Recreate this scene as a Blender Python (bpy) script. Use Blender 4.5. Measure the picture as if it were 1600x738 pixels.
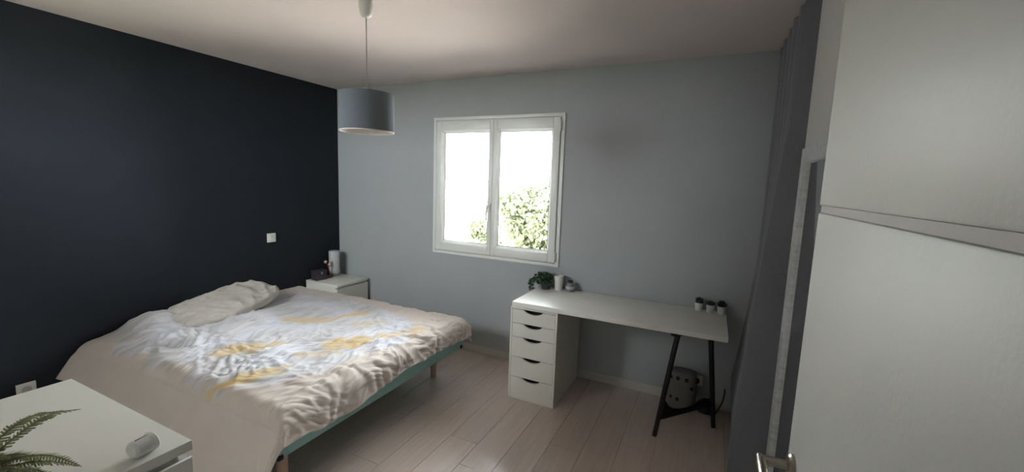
import bpy, bmesh, math, random
import numpy as np
from mathutils import Vector, Matrix

# ---------------------------------------------------------------- clear
for o in list(bpy.data.objects):
    bpy.data.objects.remove(o, do_unlink=True)
scene = bpy.context.scene
C = scene.collection
R = math.radians
random.seed(7)

# ---------------------------------------------------------------- camera
F_PX = 653.2
cam_data = bpy.data.cameras.new('camera')
cam_data.sensor_fit = 'HORIZONTAL'
cam_data.sensor_width = 36.0
cam_data.lens = 36.0 * F_PX / 1600.0
cam_data.clip_start = 0.02
cam = bpy.data.objects.new('camera', cam_data)
C.objects.link(cam)
def set_cam(pos, pitch, yaw, roll):
    cy, sy, cp, sp = math.cos(yaw), math.sin(yaw), math.cos(pitch), math.sin(pitch)
    f = Vector((-sy * cp, cy * cp, sp)); r = Vector((cy, sy, 0)); u = r.cross(f)
    c, s = math.cos(roll), math.sin(roll)
    r2 = c * r + s * u; u2 = -s * r + c * u
    m = Matrix((r2, u2, -f)).transposed().to_4x4()
    m.translation = pos
    cam.matrix_world = m
set_cam((3.633, -3.269, 1.586), R(-7.165), R(25.404), R(2.03))
scene.camera = cam

# ---------------------------------------------------------------- sky, light, exposure
world = bpy.data.worlds.new('overcast_sky')
scene.world = world
world.use_nodes = True
wn = world.node_tree.nodes; wl = world.node_tree.links
wn.clear()
w_out = wn.new('ShaderNodeOutputWorld'); w_bg = wn.new('ShaderNodeBackground')
w_bg.inputs['Color'].default_value = (0.93, 0.965, 1.0, 1)
w_bg.inputs['Strength'].default_value = 6.0
wl.new(w_bg.outputs[0], w_out.inputs[0])
# sampling portal in the window opening (adds no light of its own)
def portal(name, sx, sz, loc, rx):
    pl = bpy.data.lights.new(name, 'AREA')
    pl.shape = 'RECTANGLE'; pl.size = sx; pl.size_y = sz
    pl.cycles.is_portal = True
    po = bpy.data.objects.new(name, pl); C.objects.link(po)
    po.location = loc; po.rotation_euler = (R(rx), 0, 0)
portal('window_portal', 1.24, 1.22, (1.884, 0.23, 1.534), -90)
HX0, HX1, HZ0, HZ1 = 0.32, 1.28, 1.56, 2.28      # unseen window added in the back wall for fill light
portal('back_portal', HX1 - HX0, HZ1 - HZ0, ((HX0 + HX1) / 2, -3.36, (HZ0 + HZ1) / 2), 90)

sun_d = bpy.data.lights.new('sun', 'SUN'); sun_d.energy = 14.0; sun_d.angle = R(1.5); sun_d.color = (1.0, 0.96, 0.90)
sun = bpy.data.objects.new('sun', sun_d); C.objects.link(sun)
sun.rotation_euler = Vector((0.80, 0.03, -0.60)).to_track_quat('-Z', 'Y').to_euler()   # along the house front, lights the garden only

scene.view_settings.view_transform = 'Standard'
scene.view_settings.look = 'None'
scene.view_settings.gamma = 1.0
scene.view_settings.use_curve_mapping = False
scene.view_settings.exposure = 2.38

# ---------------------------------------------------------------- helpers
def lin(r, g, b):
    f = lambda v: (v / 255 / 12.92) if v / 255 <= 0.04045 else ((v / 255 + 0.055) / 1.055) ** 2.4
    return (f(r), f(g), f(b), 1.0)

def mat(name, rgb, rough=0.6, metal=0.0, var=0.06, vscale=8.0, bump=0.0, bscale=60.0, spec=0.5, sheen=0.0, stretch=(1, 1, 1), coat=0.0):
    m = bpy.data.materials.new(name); m.use_nodes = True
    nt = m.node_tree; n = nt.nodes; l = nt.links
    b = n['Principled BSDF']
    b.inputs['Roughness'].default_value = rough
    b.inputs['Metallic'].default_value = metal
    b.inputs['Specular IOR Level'].default_value = spec
    b.inputs['Sheen Weight'].default_value = sheen
    b.inputs['Coat Weight'].default_value = coat
    tc = n.new('ShaderNodeTexCoord'); mp = n.new('ShaderNodeMapping')
    mp.inputs['Scale'].default_value = stretch
    l.new(tc.outputs['Object'], mp.inputs['Vector'])
    no = n.new('ShaderNodeTexNoise'); no.inputs['Scale'].default_value = vscale; no.inputs['Detail'].default_value = 4
    l.new(mp.outputs[0], no.inputs['Vector'])
    mr = n.new('ShaderNodeMapRange'); mr.inputs['To Min'].default_value = 1 - var; mr.inputs['To Max'].default_value = 1 + var
    mr.inputs['From Min'].default_value = 0.3; mr.inputs['From Max'].default_value = 0.7
    l.new(no.outputs['Fac'], mr.inputs['Value'])
    mx = n.new('ShaderNodeVectorMath'); mx.operation = 'SCALE'
    mx.inputs[0].default_value = lin(*rgb)[:3]
    l.new(mr.outputs[0], mx.inputs['Scale'])
    l.new(mx.outputs[0], b.inputs['Base Color'])
    if bump > 0:
        nb = n.new('ShaderNodeTexNoise'); nb.inputs['Scale'].default_value = bscale; nb.inputs['Detail'].default_value = 3
        l.new(mp.outputs[0], nb.inputs['Vector'])
        bp = n.new('ShaderNodeBump'); bp.inputs['Strength'].default_value = bump; bp.inputs['Distance'].default_value = 0.01
        l.new(nb.outputs['Fac'], bp.inputs['Height']); l.new(bp.outputs[0], b.inputs['Normal'])
    return m

class MB:
    def __init__(s): s.v = []; s.f = []
    def add(s, vs, fs):
        k = len(s.v); s.v.extend([tuple(p) for p in vs]); s.f.extend([tuple(i + k for i in f) for f in fs]); return s
    def box(s, x0, x1, y0, y1, z0, z1, M=None):
        vs = [Vector(p) for p in ((x0, y0, z0), (x1, y0, z0), (x1, y1, z0), (x0, y1, z0), (x0, y0, z1), (x1, y0, z1), (x1, y1, z1), (x0, y1, z1))]
        if M: vs = [M @ p for p in vs]
        return s.add(vs, [(0, 3, 2, 1), (4, 5, 6, 7), (0, 1, 5, 4), (1, 2, 6, 5), (2, 3, 7, 6), (3, 0, 4, 7)])
    def lathe(s, prof, n=24, c=(0, 0, 0), M=None):
        # prof: list of (r, z); closed ends where r == 0
        vs = []; fs = []; rings = []
        for r, z in prof:
            if r < 1e-6:
                rings.append([len(vs)]); vs.append(Vector((0, 0, z)))
            else:
                rings.append(list(range(len(vs), len(vs) + n)))
                vs.extend(Vector((r * math.cos(2 * math.pi * k / n), r * math.sin(2 * math.pi * k / n), z)) for k in range(n))
        for a, b in zip(rings, rings[1:]):
            for k in range(n):
                k2 = (k + 1) % n
                if len(a) == 1 and len(b) == 1: continue
                if len(a) == 1: fs.append((a[0], b[k2], b[k]))
                elif len(b) == 1: fs.append((a[k], a[k2], b[0]))
                else: fs.append((a[k], a[k2], b[k2], b[k]))
        if M: vs = [M @ p for p in vs]
        cv = Vector(c)
        return s.add([p + cv for p in vs], fs)
    def tube(s, pts, r, n=10, caps=True):
        pts = [Vector(p) for p in pts]; rs = r if isinstance(r, (list, tuple)) else [r] * len(pts)
        vs = []; fs = []; up = Vector((0, 0, 1)); side = None
        for i, p in enumerate(pts):
            t = (pts[min(i + 1, len(pts) - 1)] - pts[max(i - 1, 0)]).normalized()
            if side is None:
                side = t.cross(up)
                if side.length < 1e-3: side = t.cross(Vector((0, 1, 0)))
            side = (side - t * side.dot(t)).normalized(); w = t.cross(side)
            for k in range(n):
                a = 2 * math.pi * k / n
                vs.append(p + rs[i] * (math.cos(a) * side + math.sin(a) * w))
        for i in range(len(pts) - 1):
            for k in range(n):
                k2 = (k + 1) % n
                fs.append((i * n + k, i * n + k2, (i + 1) * n + k2, (i + 1) * n + k))
        if caps:
            fs.append(tuple(range(n - 1, -1, -1))); fs.append(tuple(range((len(pts) - 1) * n, len(pts) * n)))
        return s.add(vs, fs)
    def bar(s, a, b, w, d, up=(0, 1, 0)):
        a = Vector(a); b = Vector(b); t = (b - a).normalized(); u = Vector(up); sd = t.cross(u).normalized(); u = sd.cross(t)
        vs = []
        for p in (a, b):
            for i, j in ((-1, -1), (1, -1), (1, 1), (-1, 1)):
                vs.append(p + sd * (i * w / 2) + u * (j * d / 2))
        return s.add(vs, [(0, 1, 2, 3), (7, 6, 5, 4), (0, 4, 5, 1), (1, 5, 6, 2), (2, 6, 7, 3), (3, 7, 4, 0)])
    def prism(s, poly, fn, t0, t1):
        # poly: 2D outline; fn(u, v, t) -> 3D
        n = len(poly)
        vs = [fn(u, v, t0) for u, v in poly] + [fn(u, v, t1) for u, v in poly]
        fs = [tuple(range(n)), tuple(range(2 * n - 1, n - 1, -1))]
        for k in range(n):
            k2 = (k + 1) % n; fs.append((k2, k, n + k, n + k2))
        return s.add(vs, fs)
    def mesh(s, name, bevel=0.0, seg=2, smooth=False):
        me = bpy.data.meshes.new(name); me.from_pydata(s.v, [], s.f)
        bm = bmesh.new(); bm.from_mesh(me)
        bmesh.ops.recalc_face_normals(bm, faces=bm.faces)
        if bevel > 0:
            es = [e for e in bm.edges if len(e.link_faces) == 2 and e.calc_face_angle(0) > R(35)]
            bmesh.ops.bevel(bm, geom=es, offset=bevel, segments=seg, affect='EDGES', profile=0.5, clamp_overlap=True)
        bm.to_mesh(me); bm.free()
        if smooth or bevel > 0:
            me.shade_smooth(); me.set_sharp_from_angle(angle=R(40))
        return me
    def build(s, name, m, parent=None, loc=(0, 0, 0), bevel=0.0, seg=2, smooth=False):
        return link(name, s.mesh(name, bevel, seg, smooth), m, parent, loc)

def link(name, me, m, parent=None, loc=(0, 0, 0)):
    if m and not me.materials: me.materials.append(m)
    o = bpy.data.objects.new(name, me); C.objects.link(o)
    o.location = loc
    if parent: o.parent = parent
    return o
def tag(o, label=None, cat=None, group=None, kind=None):
    if label: o['label'] = label
    if cat: o['category'] = cat
    if group: o['group'] = group
    if kind: o['kind'] = kind
    return o
def thing(name, label, cat, loc=(0, 0, 0), rz=0.0, group=None):
    o = bpy.data.objects.new(name, None); C.objects.link(o)
    o.empty_display_size = 0.1; o.location = loc; o.rotation_euler = (0, 0, rz)
    return tag(o, label, cat, group)
def setting(name, loc=(0, 0, 0), label=None, cat=None):
    o = bpy.data.objects.new(name, None); C.objects.link(o); o.location = loc; o.empty_display_size = 0.1
    return tag(o, label, cat, kind='structure')
def struct(name, mb, m, label, cat, bevel=0.0):
    return tag(mb.build(name, m, bevel=bevel), label, cat, kind='structure')
def grid_mesh(name, P, closed=False):
    # P: (n, m, 3) array -> quad grid
    n, m = P.shape[:2]
    idx = np.arange(n * m).reshape(n, m)
    q = np.stack([idx[:-1, :-1], idx[1:, :-1], idx[1:, 1:], idx[:-1, 1:]], -1).reshape(-1, 4)
    me = bpy.data.meshes.new(name)
    me.vertices.add(n * m); me.vertices.foreach_set('co', P.reshape(-1).astype(np.float32))
    me.loops.add(q.size); me.loops.foreach_set('vertex_index', q.reshape(-1).astype(np.int32))
    me.polygons.add(len(q)); me.polygons.foreach_set('loop_start', np.arange(0, q.size, 4, dtype=np.int32))
    me.update(calc_edges=True); me.validate(); me.shade_smooth()
    return me

_rng = np.random.RandomState(11)
_PERM = _rng.permutation(512); _G = _rng.rand(512) * 2 * np.pi
def pnoise(x, y, seed=0):
    x = np.asarray(x, float); y = np.asarray(y, float)
    xi = np.floor(x).astype(int); yi = np.floor(y).astype(int); xf = x - xi; yf = y - yi
    def g(ix, iy, dx, dy):
        a = _G[_PERM[(_PERM[(ix + seed * 37) % 512] + iy) % 512]]
        return np.cos(a) * dx + np.sin(a) * dy
    u = xf * xf * xf * (xf * (xf * 6 - 15) + 10); v = yf * yf * yf * (yf * (yf * 6 - 15) + 10)
    n0 = g(xi, yi, xf, yf) * (1 - u) + g(xi + 1, yi, xf - 1, yf) * u
    n1 = g(xi, yi + 1, xf, yf - 1) * (1 - u) + g(xi + 1, yi + 1, xf - 1, yf - 1) * u
    return (n0 * (1 - v) + n1 * v) * 1.5
def sstep(a, b, x):
    t = np.clip((x - a) / (b - a), 0, 1); return t * t * (3 - 2 * t)

# ---------------------------------------------------------------- materials
M_wall = mat('blue_grey_paint', (175, 178, 181), 0.85, var=0.02, vscale=3, bump=0.10, bscale=160, spec=0.25)
M_dark = mat('navy_charcoal_paint', (33, 37, 45), 0.75, var=0.04, vscale=2, bump=0.10, bscale=160, spec=0.3)
M_pale = mat('pale_grey_paint', (216, 215, 210), 0.85, var=0.02, vscale=3, bump=0.10, bscale=160, spec=0.25)
M_ceil = mat('ceiling_paint', (214, 203, 199), 0.9, var=0.02, vscale=3, bump=0.08, bscale=140, spec=0.2)
M_base = mat('baseboard_paint', (196, 192, 184), 0.55, var=0.02)
M_pvc = mat('white_pvc', (232, 233, 230), 0.35, var=0.01)
M_white = mat('white_lacquer', (232, 230, 222), 0.38, var=0.012, vscale=5)
M_desk = mat('white_foil_desktop', (240, 239, 234), 0.40, var=0.012, vscale=5)
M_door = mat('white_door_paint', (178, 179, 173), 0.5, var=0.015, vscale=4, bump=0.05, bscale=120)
M_groove = mat('door_groove_tone', (158, 152, 149), 0.6, var=0.03)  # darker tone than the door panels, for the groove strips
M_black = mat('black_metal', (24, 22, 23), 0.45, metal=0.0, var=0.1)
M_blackpl = mat('black_plastic', (22, 22, 24), 0.5, var=0.05)
M_steel = mat('brushed_steel', (170, 160, 150), 0.28, metal=1.0, var=0.08, vscale=60, stretch=(1, 12, 1))
M_curtain = mat('grey_curtain_fabric', (128, 128, 136), 0.9, var=0.06, vscale=120, bump=0.25, bscale=500, spec=0.15, sheen=0.2)
M_teal = mat('teal_fabric', (160, 198, 196), 0.9, var=0.05, vscale=60, bump=0.2, bscale=350, spec=0.15)
M_wood = mat('pale_wood', (190, 164, 146), 0.55, var=0.12, vscale=20, stretch=(1, 1, 0.1))
M_pillow = mat('grey_beige_cotton', (196, 190, 182), 0.92, var=0.05, vscale=14, bump=0.15, bscale=60, spec=0.1)
M_shade = mat('slate_lamp_fabric', (116, 122, 130), 0.9, var=0.05, vscale=150, bump=0.2, bscale=500, spec=0.1)
M_shade_in = mat('white_shade_lining', (226, 220, 212), 0.8, var=0.02)
M_plastic = mat('white_plastic', (228, 227, 222), 0.4, var=0.015)
M_cordw = mat('pale_cord', (150, 146, 140), 0.6, var=0.03)
M_glassjar = mat('smoked_glass_jar', (140, 146, 148), 0.12, var=0.1, vscale=40)
M_leafdk = mat('dark_green_leaf', (58, 84, 62), 0.5, var=0.35, vscale=40)
M_succ = mat('blackish_succulent', (38, 44, 46), 0.6, var=0.3, vscale=90)
M_succ2 = mat('olive_succulent', (58, 58, 36), 0.6, var=0.3, vscale=90)
M_soil = mat('potting_soil', (50, 40, 34), 0.95, var=0.3, vscale=120, bump=0.4, bscale=200)
M_fern = mat('fern_green', (120, 126, 84), 0.6, var=0.3, vscale=30)
M_stem = mat('fern_stem', (110, 96, 60), 0.7, var=0.2)
M_potgrey = mat('dark_grey_pot', (62, 66, 68), 0.6, var=0.1)
M_copper = mat('rose_copper', (190, 132, 108), 0.3, metal=0.9, var=0.08)
M_pearl = mat('pale_pink_ceramic', (226, 198, 180), 0.35, var=0.05)
M_boxdk = mat('plum_black_box', (58, 52, 60), 0.6, var=0.12, vscale=30)
M_frost = mat('frosted_white_glass', (196, 198, 200), 0.45, var=0.03)
M_bag = mat('off_white_canvas', (122, 117, 114), 0.9, var=0.05, vscale=20, bump=0.2, bscale=80)
M_spot = mat('dark_felt_spot', (42, 34, 38), 0.9, var=0.1)
M_bark = mat('tree_bark', (92, 78, 62), 0.95, var=0.3, vscale=20, bump=0.4)
M_lawn = mat('pale_paving', (208, 199, 192), 0.95, var=0.1, vscale=2)
M_grass = mat('lawn_grass', (84, 88, 66), 0.95, var=0.2, vscale=2)
M_render = mat('white_house_render', (236, 234, 226), 0.9, var=0.03, vscale=3, bump=0.1)
M_roof = mat('roof_tile', (200, 188, 176), 0.9, var=0.15, vscale=6)
M_outwall = mat('outer_render', (220, 216, 206), 0.9, var=0.04)

def floor_material():
    m = bpy.data.materials.new('laminate_oak'); m.use_nodes = True
    nt = m.node_tree; n = nt.nodes; l = nt.links; b = n['Principled BSDF']
    tc = n.new('ShaderNodeTexCoord'); oi = n.new('ShaderNodeObjectInfo')
    add = n.new('ShaderNodeVectorMath'); add.operation = 'ADD'
    sc = n.new('ShaderNodeVectorMath'); sc.operation = 'SCALE'; sc.inputs[0].default_value = (13, 7, 5)
    l.new(oi.outputs['Random'], sc.inputs['Scale']); l.new(tc.outputs['Object'], add.inputs[0]); l.new(sc.outputs[0], add.inputs[1])
    mp = n.new('ShaderNodeMapping'); mp.inputs['Scale'].default_value = (22, 1.3, 1); l.new(add.outputs[0], mp.inputs['Vector'])
    g = n.new('ShaderNodeTexNoise'); g.inputs['Scale'].default_value = 2.2; g.inputs['Detail'].default_value = 6; g.inputs['Distortion'].default_value = 0.6
    l.new(mp.outputs[0], g.inputs['Vector'])
    cr = n.new('ShaderNodeValToRGB')
    cr.color_ramp.elements[0].position = 0.3; cr.color_ramp.elements[0].color = lin(204, 186, 176)
    cr.color_ramp.elements[1].position = 0.72; cr.color_ramp.elements[1].color = lin(216, 199, 189)
    l.new(g.outputs['Fac'], cr.inputs['Fac'])
    mr = n.new('ShaderNodeMapRange'); mr.inputs['To Min'].default_value = 0.95; mr.inputs['To Max'].default_value = 1.04
    l.new(oi.outputs['Random'], mr.inputs['Value'])
    v = n.new('ShaderNodeVectorMath'); v.operation = 'SCALE'; l.new(cr.outputs[0], v.inputs[0]); l.new(mr.outputs[0], v.inputs['Scale'])
    l.new(v.outputs[0], b.inputs['Base Color'])
    b.inputs['Roughness'].default_value = 0.25; b.inputs['Specular IOR Level'].default_value = 1.0
    bp = n.new('ShaderNodeBump'); bp.inputs['Strength'].default_value = 0.05; bp.inputs['Distance'].default_value = 0.004
    l.new(g.outputs['Fac'], bp.inputs['Height']); l.new(bp.outputs[0], b.inputs['Normal'])
    return m
M_floor = floor_material()

def glass_material():
    m = bpy.data.materials.new('window_glass'); m.use_nodes = True
    nt = m.node_tree; n = nt.nodes; l = nt.links; n.clear()
    out = n.new('ShaderNodeOutputMaterial'); mx = n.new('ShaderNodeMixShader'); t = n.new('ShaderNodeBsdfTransparent'); g = n.new('ShaderNodeBsdfGlossy')
    t.inputs['Color'].default_value = (0.95, 0.97, 0.96, 1); g.inputs['Roughness'].default_value = 0.02
    fr = n.new('ShaderNodeFresnel'); fr.inputs['IOR'].default_value = 1.45
    l.new(fr.outputs[0], mx.inputs['Fac']); l.new(t.outputs[0], mx.inputs[1]); l.new(g.outputs[0], mx.inputs[2]); l.new(mx.outputs[0], out.inputs[0])
    return m
M_glass = glass_material()

def mirror_materials():
    m = bpy.data.materials.new('mirror_silvering'); m.use_nodes = True
    b = m.node_tree.nodes['Principled BSDF']
    b.inputs['Base Color'].default_value = (0.82, 0.84, 0.84, 1); b.inputs['Metallic'].default_value = 1; b.inputs['Roughness'].default_value = 0.02
    f = mat('crinkled_silver_leaf', (222, 224, 228), 0.35, metal=0.25, var=0.15, vscale=45, bump=0.9, bscale=70)
    return m, f
M_mirror, M_silver = mirror_materials()

def leaf_outdoor(name, rgb):
    m = bpy.data.materials.new(name); m.use_nodes = True
    nt = m.node_tree; n = nt.nodes; l = nt.links; n.clear()
    out = n.new('ShaderNodeOutputMaterial'); mx = n.new('ShaderNodeMixShader'); d = n.new('ShaderNodeBsdfDiffuse'); t = n.new('ShaderNodeBsdfTranslucent')
    tc = n.new('ShaderNodeTexCoord'); no = n.new('ShaderNodeTexNoise'); no.inputs['Scale'].default_value = 3
    l.new(tc.outputs['Object'], no.inputs['Vector'])
    cr = n.new('ShaderNodeValToRGB'); a = lin(*rgb)
    cr.color_ramp.elements[0].color = (a[0] * 0.6, a[1] * 0.65, a[2] * 0.6, 1); cr.color_ramp.elements[1].color = (a[0] * 1.3, a[1] * 1.25, a[2] * 1.2, 1)
    l.new(no.outputs['Fac'], cr.inputs['Fac']); l.new(cr.outputs[0], d.inputs['Color']); l.new(cr.outputs[0], t.inputs['Color'])
    mx.inputs['Fac'].default_value = 0.4
    l.new(d.outputs[0], mx.inputs[1]); l.new(t.outputs[0], mx.inputs[2]); l.new(mx.outputs[0], out.inputs[0])
    return m
M_tree = leaf_outdoor('garden_leaf', (122, 128, 106))

# ---------------------------------------------------------------- the room
H = 2.495; XR = 4.0; YB = -3.20; YN = -0.876   # ceiling, right wall, back wall, edge of closet niche
WX0, WX1, WZ0, WZ1 = 1.262, 2.506, 0.921, 2.147   # window hole

struct('wall_left', MB().box(-0.12, 0.0, YB - 0.12, 0.3, -0.06, H + 0.02), M_dark, 'dark navy charcoal painted wall behind the bed', 'wall')
mb = MB()
mb.box(0.0, WX0, 0, 0.2, -0.06, H + 0.02); mb.box(WX1, 4.7, 0, 0.2, -0.06, H + 0.02)
mb.box(WX0, WX1, 0, 0.2, -0.06, WZ0); mb.box(WX0, WX1, 0, 0.2, WZ1, H + 0.02)
struct('wall_window', mb, M_wall, 'blue grey painted wall with the window', 'wall')
struct('wall_right', MB().box(XR, 4.08, -4.7, YN, -0.06, H + 0.02), M_pale, 'pale grey wall behind the mirror and the open door', 'wall')
struct('wall_closet', MB().box(4.62, 4.7, YN - 0.08, 0.0, -0.06, H + 0.02).box(4.08, 4.62, YN - 0.08, YN, -0.06, H + 0.02), M_pale, 'pale grey closet niche behind the curtain', 'wall')
mb = MB().box(0.0, HX0, YB - 0.12, YB, -0.06, H + 0.02).box(HX1, 2.88, YB - 0.12, YB, -0.06, H + 0.02).box(HX0, HX1, YB - 0.12, YB, -0.06, HZ0).box(HX0, HX1, YB - 0.12, YB, HZ1, H + 0.02).box(3.875, XR, YB - 0.12, YB, -0.06, H + 0.02).box(2.88, 3.875, YB - 0.12, YB, 2.06, H + 0.02)
struct('wall_back', mb, M_pale, 'pale grey wall with the doorway behind the camera', 'wall')
struct('wall_hall', MB().box(2.72, 4.08, -4.78, -4.7, -0.06, H + 0.02).box(2.64, 2.72, -4.78, YB - 0.12, -0.06, H + 0.02), M_pale, 'pale hallway wall outside the doorway', 'wall')
struct('ceiling', MB().box(-0.12, 4.7, YB - 0.12, 0.3, H, H + 0.14).box(2.64, 4.08, -4.78, YB - 0.12, H, H + 0.14), M_ceil, 'plain off white ceiling', 'ceiling')

# floor slab and planks
fl = struct('floor', MB().box(-0.12, 4.7, YB - 0.12, 0.3, -0.16, -0.009).box(2.64, 4.08, -4.78, YB - 0.12, -0.16, -0.009), M_base, 'glossy grey beige laminate plank floor', 'floor')
PW, PL = 0.1945, 1.285
x = 2.27 - PW * 12
col_i = 0
cache = {}
while x < 4.62:
    a, b = max(x, 0.003), min(x + PW, 4.617)
    if b - a > 0.01:
        lim_y0 = -3.32
        off = [0.0, 0.43, 0.86, 0.22, 0.65, 1.08][(col_i * 5) % 6]
        if abs(x - 2.27) < 0.01: yy = -1.197 + PL
        else: yy = -1.197 + PL + off
        while yy > lim_y0:
            y1 = min(yy, -0.003); y0 = max(yy - PL, lim_y0)
            yy -= PL
            if x > 3.98: y0 = max(y0, YN + 0.003)
            if y1 - y0 < 0.02: continue
            key = (round(b - a, 3), round(y1 - y0, 3))
            if key not in cache:
                me = MB().box(0.0009, b - a - 0.0009, 0.0009, y1 - y0 - 0.0009, -0.008, 0).mesh('plank', bevel=0.0007, seg=1)
                me.materials.append(M_floor); cache[key] = me
            link('plank', cache[key], None, fl, (a, y0, 0))
    x += PW; col_i += 1
MB().box(2.723, 4.0, -4.69, -3.322, -0.009, 0).build('hall_flooring', M_floor, fl)

# baseboards
def board(name, x0, x1, y0, y1, label): struct(name, MB().box(x0, x1, y0, y1, 0.0005, 0.075), M_base, label, 'baseboard', bevel=0.003)
board('baseboard_window', 0.013, 4.6, -0.012, -0.0002, 'pale baseboard along the window wall')
board('baseboard_left', 0.0002, 0.012, YB + 0.001, -0.0002, 'pale baseboard along the dark wall')
board('baseboard_right', XR - 0.012, XR - 0.0002, YB + 0.06, YN, 'pale baseboard along the right wall')

# door casing on the back wall
mb = MB().box(2.80, 2.88, YB, YB + 0.015, 0, 2.14).box(2.88, 3.875, YB, YB + 0.015, 2.06, 2.14)
struct('trim_1', mb, M_pvc, 'white door casing around the doorway', 'trim', bevel=0.003)

# ---------------------------------------------------------------- window
win = setting('window_1', (0, 0, 0), 'white two-leaf PVC window above the desk', 'window')
def ring(x0, x1, z0, z1, ix0, ix1, iz0, iz1, y0, y1):
    return MB().box(x0, ix0, y0, y1, z0, z1).box(ix1, x1, y0, y1, z0, z1).box(ix0, ix1, y0, y1, z0, iz0).box(ix0, ix1, y0, y1, iz1, z1)
ring(1.247, 2.521, 0.906, 2.162, 1.275, 2.493, 0.934, 2.134, -0.012, 0.004).build('casing', M_pvc, win, bevel=0.0015)
ring(1.2625, 2.5055, 0.9215, 2.1465, 1.300, 2.468, 0.960, 2.108, 0.005, 0.07).build('window_frame', M_pvc, win, bevel=0.0015)
def sash(x0, x1, ix0, ix1):
    s = ring(x0, x1, 0.940, 2.128, ix0, ix1, 1.013, 2.043, -0.022, 0.045).build('sash', M_pvc, win, bevel=0.004)
    # sloping glazing bead
    bd = MB()
    z0, z1, d = 1.013, 2.043, 0.019
    o = [(ix0, z0), (ix1, z0), (ix1, z1), (ix0, z1)]; i_ = [(ix0 + d, z0 + d), (ix1 - d, z0 + d), (ix1 - d, z1 - d), (ix0 + d, z1 - d)]
    for k in range(4):
        k2 = (k + 1) % 4
        A, B, c_, D = o[k], o[k2], i_[k2], i_[k]
        bd.add([(A[0], -0.019, A[1]), (B[0], -0.019, B[1]), (c_[0], 0.012, c_[1]), (D[0], 0.012, D[1]), (A[0], 0.02, A[1]), (B[0], 0.02, B[1]), (c_[0], 0.02, c_[1]), (D[0], 0.02, D[1])],
               [(0, 1, 2, 3), (4, 7, 6, 5), (0, 4, 5, 1), (2, 6, 7, 3)])
    bd.build('glazing_bead', M_pvc, s)
    ga = MB()
    e = 0.004
    for (ax, bx, az, bz) in ((ix0 + d, ix1 - d, z0 + d, z0 + d + e), (ix0 + d, ix1 - d, z1 - d - e, z1 - d), (ix0 + d, ix0 + d + e, z0 + d, z1 - d), (ix1 - d - e, ix1 - d, z0 + d, z1 - d)):
        ga.box(ax, bx, 0.0125, 0.0155, az, bz)
    ga.build('gasket', M_blackpl, s)
    MB().box(ix0 + 0.004, ix1 - 0.004, 0.016, 0.0195, z0 + 0.004, z1 - 0.004).build('pane', M_glass, s)
    return s
sl = sash(1.284, 1.8775, 1.343, 1.842)
sr = sash(1.8795, 2.484, 1.915, 2.424)
h = MB().box(1.846, 1.874, -0.034, -0.0225, 1.335, 1.405)
h.tube([(1.860, -0.030, 1.385), (1.860, -0.060, 1.385)], 0.008)
h.tube([(1.860, -0.062, 1.390), (1.856, -0.066, 1.35), (1.850, -0.064, 1.30), (1.852, -0.058, 1.255)], [0.0085, 0.008, 0.0075, 0.006])
h.build('handle', M_plastic, sl, bevel=0.001)
for z in (0.985, 2.05):
    MB().tube([(2.489, -0.026, z - 0.035), (2.489, -0.026, z + 0.05)], 0.007).box(2.484, 2.5, -0.023, -0.013, z - 0.03, z + 0.045).box(2.470, 2.486, -0.027, -0.0225, z - 0.03, z - 0.015).build('hinge', M_plastic, win, bevel=0.001)
MB().box(1.263, 2.505, 0.0705, 0.24, 0.9215, 0.939).build('outer_sill', M_outwall, win)

# window added behind the camera, out of view, to let in fill light
hw = setting('fill_window', (0, 0, 0), 'unseen white window added in the back wall for fill light', 'window')
ring(HX0 + 0.0005, HX1 - 0.0005, HZ0 + 0.0005, HZ1 - 0.0005, HX0 + 0.06, HX1 - 0.06, HZ0 + 0.06, HZ1 - 0.06, -3.315, -3.25).build('window_frame', M_pvc, hw, bevel=0.003)
MB().box(HX0 + 0.058, HX1 - 0.058, -3.285, -3.281, HZ0 + 0.058, HZ1 - 0.058).build('pane', M_glass, hw)

# ---------------------------------------------------------------- door, open at 90 degrees beside the camera
DX = 3.826; DY0 = -3.175; DY1 = -2.245
door = setting('door_1', (DX, DY0, 0), 'white grooved door standing open at the right', 'door')
W = DY1 - DY0
GR = [0.52, 1.557]
zs = [0.008, GR[0] - 0.007, GR[0] + 0.007, GR[1] - 0.007, GR[1] + 0.007, 2.048]
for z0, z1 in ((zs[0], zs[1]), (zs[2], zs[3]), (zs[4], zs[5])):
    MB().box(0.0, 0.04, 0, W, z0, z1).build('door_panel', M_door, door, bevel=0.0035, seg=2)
for g in GR:
    MB().box(0.004, 0.036, 0.0005, W - 0.0005, g - 0.0068, g + 0.0068).build('groove_strip', M_groove, door)
def lever(sx, x_face):
    y = W - 0.062; z = 1.035
    M = Matrix.Rotation(R(90) * sx, 4, 'Y')
    hd = MB().lathe([(0, 0), (0.026, 0), (0.026, 0.006), (0.022, 0.010), (0, 0.010)], 28, (x_face, y, z), M).build('handle_rose', M_steel, door, bevel=0.0, smooth=True)
    x0 = x_face + sx * 0.009
    pts = [(x0, y, z), (x_face + sx * 0.045, y, z), (x_face + sx * 0.054, y - 0.006, z), (x_face + sx * 0.057, y - 0.018, z), (x_face + sx * 0.057, y - 0.06, z), (x_face + sx * 0.055, y - 0.12, z), (x_face + sx * 0.052, y - 0.135, z)]
    MB().tube(pts, [0.0095, 0.0095, 0.010, 0.010, 0.0095, 0.009, 0.007], 14).tube([(x_face + sx * 0.057, y - 0.02, z), (x_face + sx * 0.058, y + 0.008, z)], [0.0095, 0.007], 14).build('lever', M_steel, hd, smooth=True)
    MB().lathe([(0, 0), (0.024, 0), (0.024, 0.006), (0.02, 0.009), (0, 0.009)], 28, (x_face, y, z - 0.075), M).build('key_rose', M_steel, door, smooth=True)
lever(-1, 0.0); lever(1, 0.04)
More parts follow.
